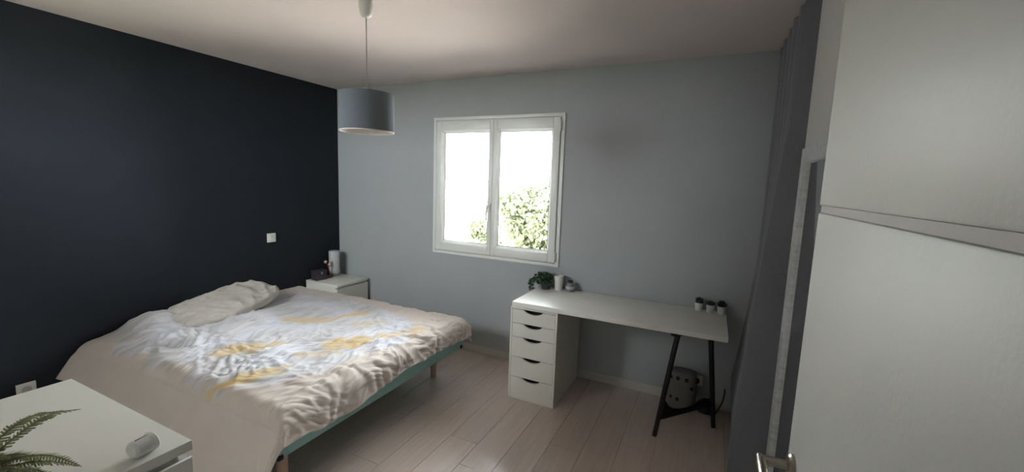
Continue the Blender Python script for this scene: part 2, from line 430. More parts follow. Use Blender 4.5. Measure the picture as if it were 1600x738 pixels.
for z in (0.25, 1.85):
    MB().tube([(0.048, 0.004, z - 0.05), (0.048, 0.004, z + 0.05)], 0.007).build('hinge', M_steel, door, smooth=True)

# ---------------------------------------------------------------- mirror on the right wall
mir = thing('wall_mirror', 'tall mirror in a crinkled silver frame beside the curtain', 'mirror', (XR, -1.30, 0.10))
MT = 1.685; MW = 0.31
ring(-MW, MW, 0, MT, -MW + 0.068, MW - 0.068, 0.068, MT - 0.068, 0, 0.024)
fr = MB()
for (a0, a1, b0, b1) in ((-MW, MW, 0, 0.068), (-MW, MW, MT - 0.068, MT), (-MW, -MW + 0.068, 0.068, MT - 0.068), (MW - 0.068, MW, 0.068, MT - 0.068)):
    fr.box(-0.026, -0.001, a0, a1, b0, b1)
fr.build('frame', M_silver, mir, bevel=0.003)
MB().box(-0.012, -0.002, -MW + 0.066, MW - 0.066, 0.066, MT - 0.066).build('mirror_glass', M_mirror, mir)

# ---------------------------------------------------------------- curtain and its track
tr = MB().box(3.97, 4.0, -0.87, -0.02, H - 0.0125, H - 0.0005)
tag(tr.build('curtain_track', M_pvc, bevel=0.002), 'white ceiling rail carrying the grey curtain', 'curtain rail')
def make_curtain():
    nu, nv = 420, 70
    u = np.linspace(0, 1, nu)[:, None]; v = np.linspace(0, 1, nv)[None, :]
    z = 2.480 - v * 2.467
    L = 0.875
    y = -0.025 - u * L + 0 * v
    zz = np.array([0, 0.3, 0.55, 0.96, 1.43, 1.9, 2.47])
    xs = np.array([3.838, 3.838, 3.846, 3.866, 3.902, 3.932, 3.940])
    ridge = np.interp(z[0], zz, xs)[None, :]
    belly = np.interp(z[0], [0, .3, .7, 1.1, 1.8, 2.47], [3.87, 3.85, 3.90, 3.935, 3.945, 3.945])[None, :]
    t = sstep(0.25, 0.95, u)
    xc = belly * (1 - t) + ridge * t
    amp = 0.050 - 0.014 * v + 0 * u
    ph = 2 * np.pi * (u * 5.5 + 0.10 * np.sin(2.2 * np.pi * u + 2 * v) + 0.10 * v)
    wav = np.cos(ph)
    sharp = np.sign(wav) * np.abs(wav) ** 0.75
    # folds die away on the last, broad flap that faces the room's door
    k = sstep(0.97, 0.90, u)
    x = xc + 0.040 + sharp * amp * k
    y = y + 0.012 * np.sin(ph) * k
    # the last 4 % of the width turns back into the niche
    w = sstep(0.945, 1.0, u)
    x = x - 0.042 * sstep(0.88, 0.94, u) * (1 - w)
    x = x * (1 - w) + w * (4.022 + 0.02 * v)
    x = x + 0.006 * pnoise(u * 14 + 0 * v, v * 3 + 0 * u, 3)
    zt = z  + 0 * u
    P = np.stack([x, y, zt], -1)
    me = grid_mesh('curtain', P)
    o = link('curtain', me, M_curtain)
    md = o.modifiers.new('thickness', 'SOLIDIFY'); md.thickness = 0.003; md.offset = 0
    tag(o, 'dark grey floor-length curtain hanging in front of the closet', 'curtain')
make_curtain()

# ---------------------------------------------------------------- bed
bed = thing('bed', 'double bed with teal fabric base and wooden legs', 'bed', (0, 0, 0))
MB().box(0.03, 1.90, -2.085, -0.50, 0.25, 0.385).build('bed_base', M_teal, bed, bevel=0.012, seg=3)
for lx, ly in ((0.22, -0.62), (1.70, -0.60), (0.22, -1.98), (1.80, -2.00)):
    MB().lathe([(0, 0), (0.020, 0), (0.023, 0.003), (0.029, 0.2495), (0, 0.2495)], 20, (lx, ly, 0)).build('leg', M_wood, bed, smooth=True)
for ly, s in ((-0.50, 1), (-2.085, -1)):
    MB().box(1.875, 1.908, ly - 0.02 if s > 0 else ly - 0.006, ly + 0.006 if s > 0 else ly + 0.02, 0.252, 0.275).build('corner_bracket', M_blackpl, bed, bevel=0.002)
mt = MB().box(0.03, 1.895, -2.08, -0.505, 0.387, 0.452).build('mattress', M_teal, None, bevel=0.03, seg=4)
tag(mt, 'mattress in a teal fitted sheet under the duvet', 'mattress')

def make_duvet():
    na, nb = 430, 430
    XE, YF, YNr = 1.875, -0.545, -2.035
    r = 0.075
    a = np.linspace(0, 1, na)[:, None] * np.ones((1, nb)); b = np.ones((na, 1)) * np.linspace(0, 1, nb)[None, :]
    # along the bed: head -> foot -> hang
    af = 0.875
    s_foot = np.where(a > af, (a - af) / (1 - af), 0)
    xt = 0.025 + np.clip(a / af, 0, 1) * (XE - 0.025)
    # across: far hang | top | near hang
    b0, b1 = 0.07, 0.80
    tb = np.clip((b - b0) / (b1 - b0), 0, 1)
    yt = YF + tb * (YNr - YF)
    s_far = np.where(b < b0, (b0 - b) / b0, 0); s_near = np.where(b > b1, (b - b1) / (1 - b1), 0)
    arc = r * np.pi / 2
    Lfoot = arc + np.interp(yt[0], [-2.035, -1.9, -1.75, -1.5, -1.3, -0.95, -0.6], [0.065, 0.085, 0.098, 0.07, 0.045, 0.045, 0.07])[None, :] + 0.008 * pnoise(b * 14, a * 0, 5)
    Lnear = arc + np.interp(xt[:, 0], [0, 0.3, 0.6, 1.0, 1.4, 1.7, 1.9], [0.17, 0.19, 0.27, 0.33, 0.35, 0.33, 0.30])[:, None] + 0.012 * pnoise(a * 11, b * 0, 6)
    Lfar = arc + 0.10
    def prof(s, L, k):
        d = s * L
        arcp = np.clip(d / r, 0, np.pi / 2)
        o = r * np.sin(arcp); dn = r * (1 - np.cos(arcp))
        e = np.clip(d - arc, 0, None)
        return o + k * e, dn + e * math.sqrt(1 - k * k)
    ox, dx = prof(s_foot, Lfoot, 0.15)
    on, dn = prof(s_near, Lnear, np.array(0.42)) if False else prof(s_near, Lnear, 0.40)
    of, df = prof(s_far, Lfar, 0.1)
    X = xt + ox; Y = yt - on + of
    dy = dn + df
    drop = (dx ** 3 + dy ** 3) ** (1 / 3.0)
    Z = 0.500 - drop
    # flare near the head corner
    head = np.exp(-(xt / 0.35) ** 2)
    Y = Y - 0.06 * head * s_near
    # the body of the duvet: pillow mounds at the head, soft sags
    top = 1 - np.clip(drop / 0.12, 0, 1)
    def mound(cx, cy, rx, ry, hgt, p=2.4):
        q = (np.abs((xt - cx) / rx) ** p + np.abs((yt - cy) / ry) ** p)
        return hgt * np.exp(-q)
    Z = Z + top * (mound(0.16, -1.76, 0.20, 0.17, 0.075) + mound(0.66, -1.55, 0.17, 0.45, 0.030) + mound(0.18, -0.95, 0.22, 0.40, 0.012))
    Z = Z - top * 0.045 * np.exp(-(xt / 0.45) ** 2) * sstep(-1.78, -2.03, yt)
    Z = Z + top * 0.014 * pnoise(xt * 2.3 + 4, yt * 2.3, 1)
    # crumples: arc-length cloth coordinates
    ca = xt + s_foot * Lfoot; cb = -yt + s_near * Lnear - s_far * Lfar
    wa = ca + 0.10 * pnoise(ca * 3.1, cb * 3.1, 8); wb = cb + 0.12 * pnoise(ca * 2.7, cb * 2.7, 9)
    def ridge(f1, f2, th, seed):
        c, s = math.cos(th), math.sin(th)
        p = (wa * c + wb * s) * f1; q = (-wa * s + wb * c) * f2
        return 1 - np.abs(pnoise(p, q, seed)) * 2.0
    rid = 0.60 * np.abs(ridge(5.2, 1.9, 0.25, 12)) ** 1.6 + 0.42 * np.abs(ridge(8, 3, -0.55, 13)) ** 1.8 + 0.34 * np.abs(ridge(11, 4.5, 0.85, 14)) ** 1.6 + 0.28 * np.abs(ridge(20, 7, 0.1, 15)) ** 1.4 + 0.05 * ridge(32, 12, -0.2, 16)
    # most crumpled in the middle and towards the near head end
    m_top = 0.30 + 1.05 * np.exp(-(((xt - 0.70) / 0.50) ** 2 + ((yt + 1.78) / 0.38) ** 2)) + 0.28 * sstep(1.35, 1.8, ca) * (0.5 + 0.5 * sstep(-0.1, 0.3, pnoise(ca * 3, cb * 3, 20))) + 0.5 * np.exp(-(((xt - 1.4) / 0.3) ** 2 + ((yt + 1.35) / 0.4) ** 2))
    patch = 0.65 + 0.55 * sstep(-0.35, 0.4, pnoise(ca * 2.6 + 3, cb * 2.6, 21))
    side = sstep(0.0, 0.35, s_near)
    amp = 0.036 * m_top * patch * (1 - 0.90 * side)
    disp = amp * (rid - 0.55)
    # gathers along the foot hem
    disp = disp + 0.016 * np.maximum(sstep(1.55, 1.85, ca) * 0.7, sstep(0.05, 0.6, s_foot)) * pnoise(cb * 11 + 1.5 * pnoise(ca * 4, cb * 4, 2), ca * 4, 22) * (1 - side)
    # broad soft folds on the hanging side
    disp = disp + side * (0.012 * pnoise(ca * 5 + 0.5 * cb, cb * 1.2, 23))
    P = np.stack([X, Y, Z], -1)
    ga = np.gradient(P, axis=0); gb = np.gradient(P, axis=1)
    N = np.cross(gb, ga); N /= np.linalg.norm(N, axis=-1, keepdims=True) + 1e-9
    flip = np.where(N[..., 2:3].mean() < 0, -1.0, 1.0); N = N * flip
    P = P + N * disp[..., None]
    P[..., 0] = np.maximum(P[..., 0], 0.006)
    me = grid_mesh('duvet', P)
    # printed pattern, in cloth coordinates
    beige = np.array(lin(216, 204, 196)[:3]); white = np.array(lin(214, 212, 215)[:3]); lil = np.array(lin(222, 222, 230)[:3])
    yel = np.array(lin(220, 190, 132)[:3]); gry = np.array(lin(180, 175, 176)[:3])
    n1 = pnoise(ca * 5, cb * 5, 31); n2 = pnoise(ca * 28, cb * 3.2, 32); n3 = pnoise(ca * 42, cb * 5, 33); n4 = pnoise(ca * 9, cb * 4, 34)
    yy = -cb
    mid = sstep(0.0, 0.30, 1.0 - (np.abs((ca - 0.88) / 0.92) ** 4 + np.abs((yy + 1.38) / 0.735) ** 4) + 0.40 * n1 + 0.16 * n2 * sstep(1.5, 1.2, ca) + 0.25 * pnoise(ca * 15, cb * 9, 37))
    edge_white = mid
    col = beige[None, None] * (1 - edge_white[..., None]) + white[None, None] * edge_white[..., None]
    st = sstep(0.10, 0.45, n2) * mid * 0.42
    col = col * (1 - st[..., None]) + gry * st[..., None]
    st2 = sstep(0.1, 0.5, n3 + 0.4 * n4) * mid * 0.35
    col = col * (1 - st2[..., None]) + gry * st2[..., None]
    lw = sstep(0.05, 0.5, pnoise(ca * 4 + 9, cb * 4, 36)) * mid * 0.8
    col = col * (1 - lw[..., None]) + lil * lw[..., None]
    def blot(cx, cy, rx, ry, th, s, seed):
        c, sn = math.cos(th), math.sin(th)
        p = (ca - cx) * c + (yy - cy) * sn; q = -(ca - cx) * sn + (yy - cy) * c
        d = (p / rx) ** 2 + (q / ry) ** 2 + 0.9 * pnoise(p * 9 + seed, q * 26, seed) + 0.35 * pnoise(p * 5, q * 5, seed + 1)
        return s * sstep(1.15, 0.55, d)
    ym = np.zeros_like(ca)
    for args in ((0.98, -1.16, 0.20, 0.075, 0.6, 0.75, 41), (1.14, -0.92, 0.17, 0.06, 1.25, 0.8, 42), (1.60, -1.30, 0.22, 0.11, 0.9, 0.85, 43), (1.76, -1.05, 0.20, 0.08, 1.2, 0.55, 44), (1.12, -1.72, 0.22, 0.075, 1.2, 0.75, 45), (1.48, -1.95, 0.21, 0.06, 1.25, 0.85, 46), (1.52, -1.55, 0.15, 0.05, 0.8, 0.5, 47), (1.40, -1.00, 0.14, 0.05, 1.0, 0.4, 48)):
        ym = np.maximum(ym, blot(*args))
    ym = ym * (0.72 + 0.28 * sstep(-0.3, 0.3, n2))
    col = col * (1 - ym[..., None]) + yel * ym[..., None]
    wp = blot(1.79, -1.20, 0.17, 0.075, 1.15, 0.95, 51)
    col = col * (1 - wp[..., None]) + lil * wp[..., None]
    rgba = np.concatenate([col, np.ones(col.shape[:2] + (1,))], -1).astype(np.float32)
    at = me.color_attributes.new('print', 'FLOAT_COLOR', 'POINT'); at.data.foreach_set('color', rgba.reshape(-1))
    m = mat('printed_cotton', (200, 190, 180), 0.92, var=0.02, bump=0.12, bscale=300, spec=0.1, sheen=0.1)
    nt = m.node_tree; vc = nt.nodes.new('ShaderNodeVertexColor'); vc.layer_name = 'print'
    for nd in nt.nodes:
        if nd.type == 'VECT_MATH': nt.links.new(vc.outputs['Color'], nd.inputs[0])
    o = link('duvet', me, m)
    md = o.modifiers.new('thickness', 'SOLIDIFY'); md.thickness = 0.010; md.offset = -1
    tag(o, 'crumpled beige duvet with white and yellow leaf print on the bed', 'duvet')
make_duvet()

def make_pillow():
    nu, nv = 200, 120
    u = np.linspace(0, 2 * np.pi, nu)[:, None]; v = np.linspace(-np.pi / 2, np.pi / 2, nv)[None, :]
    sp = lambda w, e: np.sign(w) * np.abs(w) ** e
    cx = sp(np.cos(v), 0.6)
    X = 0.22 * cx * sp(np.cos(u), 0.7); Y = 0.40 * cx * sp(np.sin(u), 0.7); Z = 0.060 * sp(np.sin(v), 0.9) + 0 * u
    k = 1 + 0.06 * pnoise(X * 6 + 2, Y * 6, 61) ; X = X * k; Y = Y * k
    Z = Z + (0.018 * (1 - np.abs(pnoise(X * 7 + 3 * Y, Y * 6, 62)) * 2) + 0.011 * (1 - np.abs(pnoise(X * 18 - 5 * Y, Y * 11, 63)) * 2)) * (np.cos(v) ** 0.5) * (np.sin(v) > 0)
    P = np.stack([X, Y, Z + 0 * Y], -1)
    o = link('pillow', grid_mesh('pillow', P), M_pillow)
    o.location = (0.265, -1.36, 0.566); o.rotation_euler = (R(8), R(8), R(6))
    tag(o, 'plump grey beige pillow at the head of the bed', 'pillow')
make_pillow()

# ---------------------------------------------------------------- chests with slab tops (bedside and tall)
def chest(name, label, cat, loc, w, d, hgt, nd):
    # local: back at x=0, front at x=d, y from 0 to w
    t = thing(name, label, cat, loc)
    MB().box(0, d, 0, w, hgt - 0.022, hgt).build('top', M_white, t, bevel=0.0012)
    MB().box(0.002, d - 0.024, 0.0005, 0.018, 0.0, hgt - 0.022).box(0.002, d - 0.024, w - 0.018, w - 0.0005, 0.0, hgt - 0.022).box(0.002, 0.012, 0.018, w - 0.018, 0.02, hgt - 0.022).box(0.012, d - 0.06, 0.018, w - 0.018, 0.02, 0.036).build('carcass', M_white, t, bevel=0.0008, seg=1)
    MB().box(d - 0.05, d - 0.036, 0.018, w - 0.018, hgt - 0.075, hgt - 0.0222).build('front_rail', M_white, t)
    z_top = hgt - 0.022 - 0.016; z_bot = 0.045
    each = (z_top - z_bot) / nd
    for k in range(nd):
        z1 = z_top - k * each; z0 = z1 - each + (0.003 if k < nd - 1 else 0)
        poly = [(d - 0.023, z0), (d, z0), (d, z1), (d - 0.006, z1), (d - 0.023, z1 - 0.012)]
        MB().prism(poly, lambda a, b, y: (a, y, b), 0.001, w - 0.001).build('drawer_front', M_white, t, bevel=0.0008, seg=1)
    MB().box(0.02, d - 0.05, 0.02, w - 0.02, 0.0, 0.02).build('plinth', M_white, t)
    return t
chest('nightstand', 'white two-drawer nightstand in the corner beyond the bed', 'nightstand', (0.013, -0.440, 0), 0.40, 0.432, 0.55, 2)
chest('chest_of_drawers', 'tall white chest of drawers in the foreground under the fern', 'chest', (2.056, -3.19, 0), 0.398, 0.588, 1.0, 5)

# ---------------------------------------------------------------- desk
DX0, DX1, DYF, DYB, DZ = 2.377, 3.784, -0.583, -0.016, 0.734
dk = MB().box(DX0, DX1, DYF, DYB, 0.7005, DZ).build('desktop', M_desk, None, bevel=0.0015)
tag(dk, 'long white desktop laid across drawer unit and black trestle', 'desktop')

du = thing('drawer_unit', 'narrow white five-drawer unit under the left end of the desk', 'drawer unit', (2.373, -0.592, 0))
UW, UD, UH = 0.36, 0.572, 0.70
MB().box(0, 0.015, 0, UD, 0, UH).box(UW - 0.015, UW, 0, UD, 0, UH).box(0.015, UW - 0.015, 0.002, UD, UH - 0.012, UH).box(0.015, UW - 0.015, 0.004, UD, 0.0, 0.02).box(0.015, UW - 0.015, UD - 0.01, UD, 0.02, UH - 0.012).build('carcass', M_white, du, bevel=0.0008, seg=1)
bounds = [0.686, 0.581, 0.478, 0.327, 0.173, 0.021]
for k in range(5):
    z1, z0 = bounds[k] - 0.0015, bounds[k + 1] + 0.0015
    xa, xb = 0.0165, UW - 0.0165
    c0, c1 = 0.105, 0.250
    pts = [(xa, z0), (xb, z0), (xb, z1), (c1, z1)]
    for q in range(1, 10):
        tt = q / 10
        pts.append((c1 + (c0 - c1) * tt, z1 - 0.027 * (math.sin(math.pi * tt) ** 0.6)))
    pts += [(c0, z1), (xa, z1)]
    f = MB().prism(pts, lambda a, b, y: (a, y, b), 0.001, 0.017).build('drawer_front', M_white, du)
    # drawer box behind the front; its black stands for the shade inside
    MB().box(0.022, UW - 0.022, 0.06, UD - 0.03, z0 + 0.006, z0 + 0.014).box(0.022, 0.032, 0.0175, UD - 0.03, z0 + 0.006, z1 - 0.03).box(UW - 0.032, UW - 0.022, 0.0175, UD - 0.03, z0 + 0.006, z1 - 0.03).box(0.03, UW - 0.03, 0.058, 0.062, z0 + 0.006, z1 - 0.003).build('drawer_box', M_blackpl, f)

ts = thing('desk_trestle', 'black metal trestle leg under the right end of the desk', 'trestle', (3.59, -0.43, 0))
def L(p): return (p[0] - 3.59, p[1] + 0.43, p[2])
def leg(a, b):
    a = Vector(L(a)); b = Vector(L(b))
    MB().tube([a, a.lerp(b, 0.5), b], [0.0145, 0.0165, 0.0165], 12).build('leg', M_black, ts, smooth=True)
leg((3.421, -0.573, 0.0), (3.508, -0.555, 0.69)); leg((3.765, -0.277, 0.0), (3.692, -0.285, 0.69))
MB().bar(L((3.48, -0.572, 0.690)), L((3.72, -0.265, 0.690)), 0.034, 0.020, up=(0, 0, 1)).build('top_bar', M_black, ts, bevel=0.003)
A0 = Vector((3.447, -0.567, 0)); B0 = Vector((3.748, -0.279, 0)); dv = B0 - A0; nn = Vector((dv.y, -dv.x, 0)).normalized()
up_ = [(0, 0.30), (0.06, 0.245), (0.13, 0.205), (0.22, 0.180), (0.35, 0.168), (0.50, 0.168), (0.62, 0.18), (0.72, 0.205), (0.82, 0.215), (1.0, 0.200)]
lo_ = [(1.0, 0.165), (0.5, 0.142), (0, 0.125)]
MB().prism(up_ + lo_, lambda a, z, t: L(A0 + dv * a + nn * t + Vector((0, 0, z))), -0.004, 0.004).build('brace_plate', M_black, ts)
MB().bar(L(A0 + Vector((0, 0, 0.128))), L(B0 + Vector((0, 0, 0.165))), 0.022, 0.016, up=(0, 0, 1)).build('stretcher', M_black, ts, bevel=0.002)

# ---------------------------------------------------------------- things on the desk
def leaf_cloud(mb, pts, size, rnd, flat=0.0):
    for p in pts:
        n = Vector((rnd.gauss(0, 1), rnd.gauss(0, 1), rnd.gauss(0, 1) + flat)).normalized()
        t = n.orthogonal().normalized(); t = Matrix.Rotation(rnd.uniform(0, 6.28), 3, n) @ t; s = n.cross(t)
        l = size * rnd.uniform(0.7, 1.25); w = l * 0.36; c = Vector(p)
        mb.add([c - t * l * 0.5, c - t * l * 0.1 + s * w + n * 0.06 * l, c + t * l * 0.5 - n * 0.08 * l, c - t * l * 0.1 - s * w + n * 0.06 * l], [(0, 1, 2), (0, 2, 3)])
rnd = random.Random(5)
pt = thing('potted_plant', 'dark leafy trailing plant in grey pot at desk corner by window', 'plant', (2.452, -0.098, DZ))
MB().lathe([(0, 0), (0.034, 0), (0.042, 0.065), (0.045, 0.068), (0.038, 0.068), (0.036, 0.055), (0, 0.055)], 24).build('pot', M_potgrey, pt, smooth=True)
MB().lathe([(0, 0.056), (0.0355, 0.056), (0, 0.060)], 16).build('soil', M_soil, pt)
pts = []
while len(pts) < 330:
    p = Vector((rnd.uniform(-1, 1), rnd.uniform(-1, 1), rnd.uniform(-1, 1)))
    if 0.3 < p.length < 1: pts.append((p.x * 0.086 - 0.020, max(p.y * 0.066 - 0.004, -0.09), 0.084 + p.z * 0.056))
for k in range(70):
    q = rnd.random(); pts.append((-0.098 - 0.018 * math.sin(q * 2.5) - rnd.uniform(0, 0.02), rnd.uniform(-0.07, 0.03), 0.09 - 0.115 * q))
fo = MB(); leaf_cloud(fo, pts, 0.027, rnd, 0.3); tag(fo.build('foliage', M_leafdk, pt), kind='stuff')
st = MB()
for k in range(9):
    a = k * 0.7; st.tube([(0, 0, 0.055), (0.03 * math.cos(a), 0.03 * math.sin(a), 0.09), (0.055 * math.cos(a), 0.05 * math.sin(a), 0.11)], 0.0015, 5)
for k in range(3): st.tube([(-0.02, 0, 0.07), (-0.07, -0.02 * k, 0.10), (-0.104, -0.025 * k, 0.06), (-0.109, -0.025 * k, -0.02)], 0.0014, 5)
st.build('stem', M_leafdk, pt)

cv = thing('candle_holder', 'white tapered cup standing between the leafy plant and the small jar', 'cup', (2.556, -0.080, DZ))
MB().lathe([(0, 0), (0.027, 0), (0.029, 0.003), (0.0375, 0.118), (0.0385, 0.120), (0.0365, 0.120), (0.028, 0.008), (0, 0.008)], 32).build('cup', M_plastic, cv, smooth=True)
MB().lathe([(0, 0.0085), (0.027, 0.0085), (0.0335, 0.09), (0, 0.092)], 24).build('wax', M_white, cv, smooth=True)

jr = thing('glass_jar', 'small grey glass jar with a dark sprig at the desk back edge', 'jar', (2.652, -0.070, DZ))
MB().lathe([(0, 0), (0.030, 0), (0.036, 0.012), (0.037, 0.04), (0.030, 0.062), (0.024, 0.068), (0.025, 0.074), (0.0215, 0.074), (0.021, 0.066), (0.028, 0.058), (0.032, 0.04), (0, 0.03)], 28).build('jar_body', M_glassjar, jr, smooth=True)
MB().lathe([(0.0375, 0.024), (0.0385, 0.026), (0.0385, 0.044), (0.0365, 0.046)], 28).build('pale_band', M_frost, jr, smooth=True)
sp_ = MB(); leaf_cloud(sp_, [(rnd.uniform(-0.02, 0.02), rnd.uniform(-0.02, 0.02), rnd.uniform(0.07, 0.092)) for _ in range(26)], 0.02, rnd); sp_.build('sprig', M_potgrey, jr)

def mini(name, label, loc, mm, kind):
    t = thing(name, label, 'plant', loc, group='small white pots on the desk')
    MB().lathe([(0, 0), (0.021, 0), (0.0225, 0.002), (0.028, 0.055), (0.0255, 0.055), (0.024, 0.046), (0, 0.046)], 24).build('pot', M_plastic, t, smooth=True)
    MB().lathe([(0, 0.0465), (0.0235, 0.0465), (0, 0.049)], 16).build('soil', M_soil, t)
    r2 = random.Random(len(label))
    p = MB()
    if kind == 0:   # round rosette
        p.lathe([(0, 0.046), (0.018, 0.05), (0.024, 0.066), (0.020, 0.082), (0.010, 0.092), (0, 0.094)], 10)
        leaf_cloud(p, [(0.024 * math.cos(k), 0.024 * math.sin(k), 0.055 + 0.035 * ((k * 7) % 11) / 11) for k in range(30)], 0.018, r2)
    elif kind == 1:  # low cushion
        p.lathe([(0, 0.046), (0.025, 0.049), (0.030, 0.062), (0.024, 0.074), (0.010, 0.080), (0, 0.080)], 12)
        leaf_cloud(p, [(0.028 * math.cos(k), 0.028 * math.sin(k), 0.056 + 0.02 * ((k * 7) % 11) / 11) for k in range(30)], 0.014, r2)
    else:            # upright spikes
        for k in range(22):
            a = k * 2.4; o_ = 0.006 + 0.018 * (k / 22)
            b0 = Vector((o_ * 0.5 * math.cos(a), o_ * 0.5 * math.sin(a), 0.045)); tip = Vector((o_ * 1.45 * math.cos(a), o_ * 1.45 * math.sin(a), 0.102 - 0.022 * (k / 22)))
            p.tube([b0, b0.lerp(tip, 0.5) + Vector((0.003 * math.cos(a), 0.003 * math.sin(a), 0)), tip], [0.005, 0.005, 0.0008], 6)
    p.build('succulent', mm, t)
mini('succulent_pot', 'small white pot with round blackish succulent, leftmost of the three at the desk end', (3.606, -0.060, DZ), M_succ, 0)
mini('succulent_pot', 'small white pot with low olive succulent, middle of the three at the desk end', (3.680, -0.077, DZ), M_succ2, 1)
mini('succulent_pot', 'small white pot with spiky blackish succulent, nearest the curtain', (3.751, -0.083, DZ), M_succ, 2)

# ---------------------------------------------------------------- things under the desk, right
bg = thing('spotted_bag', 'off-white rounded bag with dark spots on the floor under the desk', 'bag', (3.545, -0.115, 0))
def bag_mesh():
    nu, nv = 48, 24
    u = np.linspace(0, 2 * np.pi, nu)[:, None]; v = np.linspace(0, 1, nv)[None, :]
    rad = np.interp(v[0], [0, 0.0001, 0.08, 0.25, 0.6, 0.92, 1.0], [0, 0.062, 0.086, 0.098, 0.100, 0.092, 0.0])[None, :]
    z = np.interp(v[0], [0, 0.08, 0.25, 0.6, 0.92, 1.0], [0.002, 0.012, 0.06, 0.17, 0.285, 0.29])[None, :] + 0 * u
    sp = lambda w, e: np.sign(w) * np.abs(w) ** e
    X = rad * sp(np.cos(u), 0.8); Y = 0.72 * rad * sp(np.sin(u), 0.8)
    return grid_mesh('bag_body', np.stack([X, Y, z], -1))
link('bag_body', bag_mesh(), M_bag, bg)
for (sx, sz, r_) in ((-0.075, 0.245, 0.013), (-0.028, 0.248, 0.014), (0.030, 0.246, 0.015), (0.066, 0.186, 0.013), (-0.022, 0.094, 0.013), (-0.066, 0.10, 0.010)):
    yf = -0.72 * 0.098 * (max(0.0, 1 - (abs(sx) / 0.098) ** 2.5)) ** 0.4 - 0.001
    MB().box(sx - r_ * 0.8, sx + r_ * 0.8, yf - 0.004, yf + 0.012, sz - r_ * 0.8, sz + r_ * 0.8).build('spot', M_spot, bg)

def cloth_heap():
    nu, nv = 40, 16
    u = np.linspace(0, 2 * np.pi, nu)[:, None]; v = np.linspace(0, 1, nv)[None, :]
    r_ = np.interp(v[0], [0, 0.001, 0.3, 0.7, 1], [0, 0.046, 0.050, 0.034, 0])[None, :]; z = np.interp(v[0], [0, 0.3, 0.7, 1], [0.001, 0.04, 0.085, 0.098])[None, :] + 0 * u
    k = 1 + 0.22 * pnoise(2 * np.cos(u) + v * 2, 2 * np.sin(u) + v, 71)
    return grid_mesh('cable_pouch', np.stack([r_ * k * np.cos(u), 0.7 * r_ * k * np.sin(u), z], -1))
o = link('cable_pouch', cloth_heap(), M_blackpl, None, (3.715, -0.11, 0))
tag(o, 'black pouch slumped on the floor beside the spotted bag', 'pouch')
tag(MB().tube([(3.772, -0.11, 0.006), (3.785, -0.112, 0.03), (3.80, -0.11, 0.07), (3.815, -0.10, 0.11), (3.822, -0.085, 0.145), (3.826, -0.05, 0.165), (3.826, -0.02, 0.17)], 0.005, 8).build('power_cable', M_blackpl, None, smooth=True), 'black cable running from the pouch behind the curtain', 'cable')
sk = thing('wall_socket', 'white wall socket low behind the black trestle', 'socket', (3.64, -0.0005, 0.19))
MB().box(-0.04, 0.04, -0.010, 0, -0.04, 0.04).build('plate', M_plastic, sk, bevel=0.002)
MB().lathe([(0, 0), (0.017, 0), (0.015, 0.03), (0.008, 0.036), (0, 0.036)], 16, (-0.0, -0.010, 0), Matrix.Rotation(R(90), 4, 'X')).build('plug', M_blackpl, sk, smooth=True)

# ---------------------------------------------------------------- things on the nightstand
cl = thing('jewellery_box', 'dark plum trinket box on the corner nightstand', 'box', (0.100, -0.352, 0.55), R(-8))
MB().box(-0.045, 0.045, -0.060, 0.060, 0, 0.072).build('box_body', M_boxdk, cl, bevel=0.003)
MB().box(-0.048, 0.048, -0.063, 0.063, 0.0725, 0.098).build('lid', M_boxdk, cl, bevel=0.006)
MB().box(0.0455, 0.050, -0.010, 0.010, 0.060, 0.085).build('clasp', M_steel, cl, bevel=0.001)
fg = thing('copper_ornament', 'rose copper twig ornament with pale blossoms on the corner nightstand', 'ornament', (0.115, -0.235, 0.55))
MB().lathe([(0, 0), (0.026, 0), (0.026, 0.005), (0.010, 0.010), (0, 0.010)], 20).build('base', M_copper, fg, smooth=True)
tw = MB().tube([(0, 0, 0.005), (0.004, -0.006, 0.06), (0.0, -0.020, 0.12), (0, -0.045, 0.165)], [0.005, 0.0045, 0.004, 0.002], 8).tube([(0.003, -0.006, 0.07), (0.0, 0.010, 0.115), (0.0, 0.012, 0.15)], [0.004, 0.003, 0.002], 8).tube([(0.0, -0.016, 0.11), (0.01, 0.0, 0.13), (0.012, 0.006, 0.135)], [0.004, 0.003, 0.002], 8)
tw.build('twig', M_copper, fg, smooth=True)
for p in ((0, -0.050, 0.172, 0.016), (0, 0.012, 0.165, 0.014), (0.012, -0.010, 0.142, 0.016)):
    MB().lathe([(0, -p[3]), (p[3] * 0.7, -p[3] * 0.7), (p[3], 0), (p[3] * 0.75, p[3] * 0.7), (0, p[3] * 0.9)], 14, p[:3]).build('blossom', M_pearl, fg, smooth=True)
tl = thing('table_lamp', 'frosted white cylinder lamp on the corner nightstand', 'lamp', (0.085, -0.150, 0.55))
MB().lathe([(0, 0), (0.045, 0), (0.046, 0.003), (0.046, 0.030), (0, 0.030)], 32).build('lamp_base', M_glassjar, tl, smooth=True)
MB().lathe([(0, 0.0305), (0.051, 0.0305), (0.053, 0.034), (0.053, 0.262), (0.050, 0.268), (0, 0.268)], 40).build('lamp_shade', M_frost, tl, smooth=True)

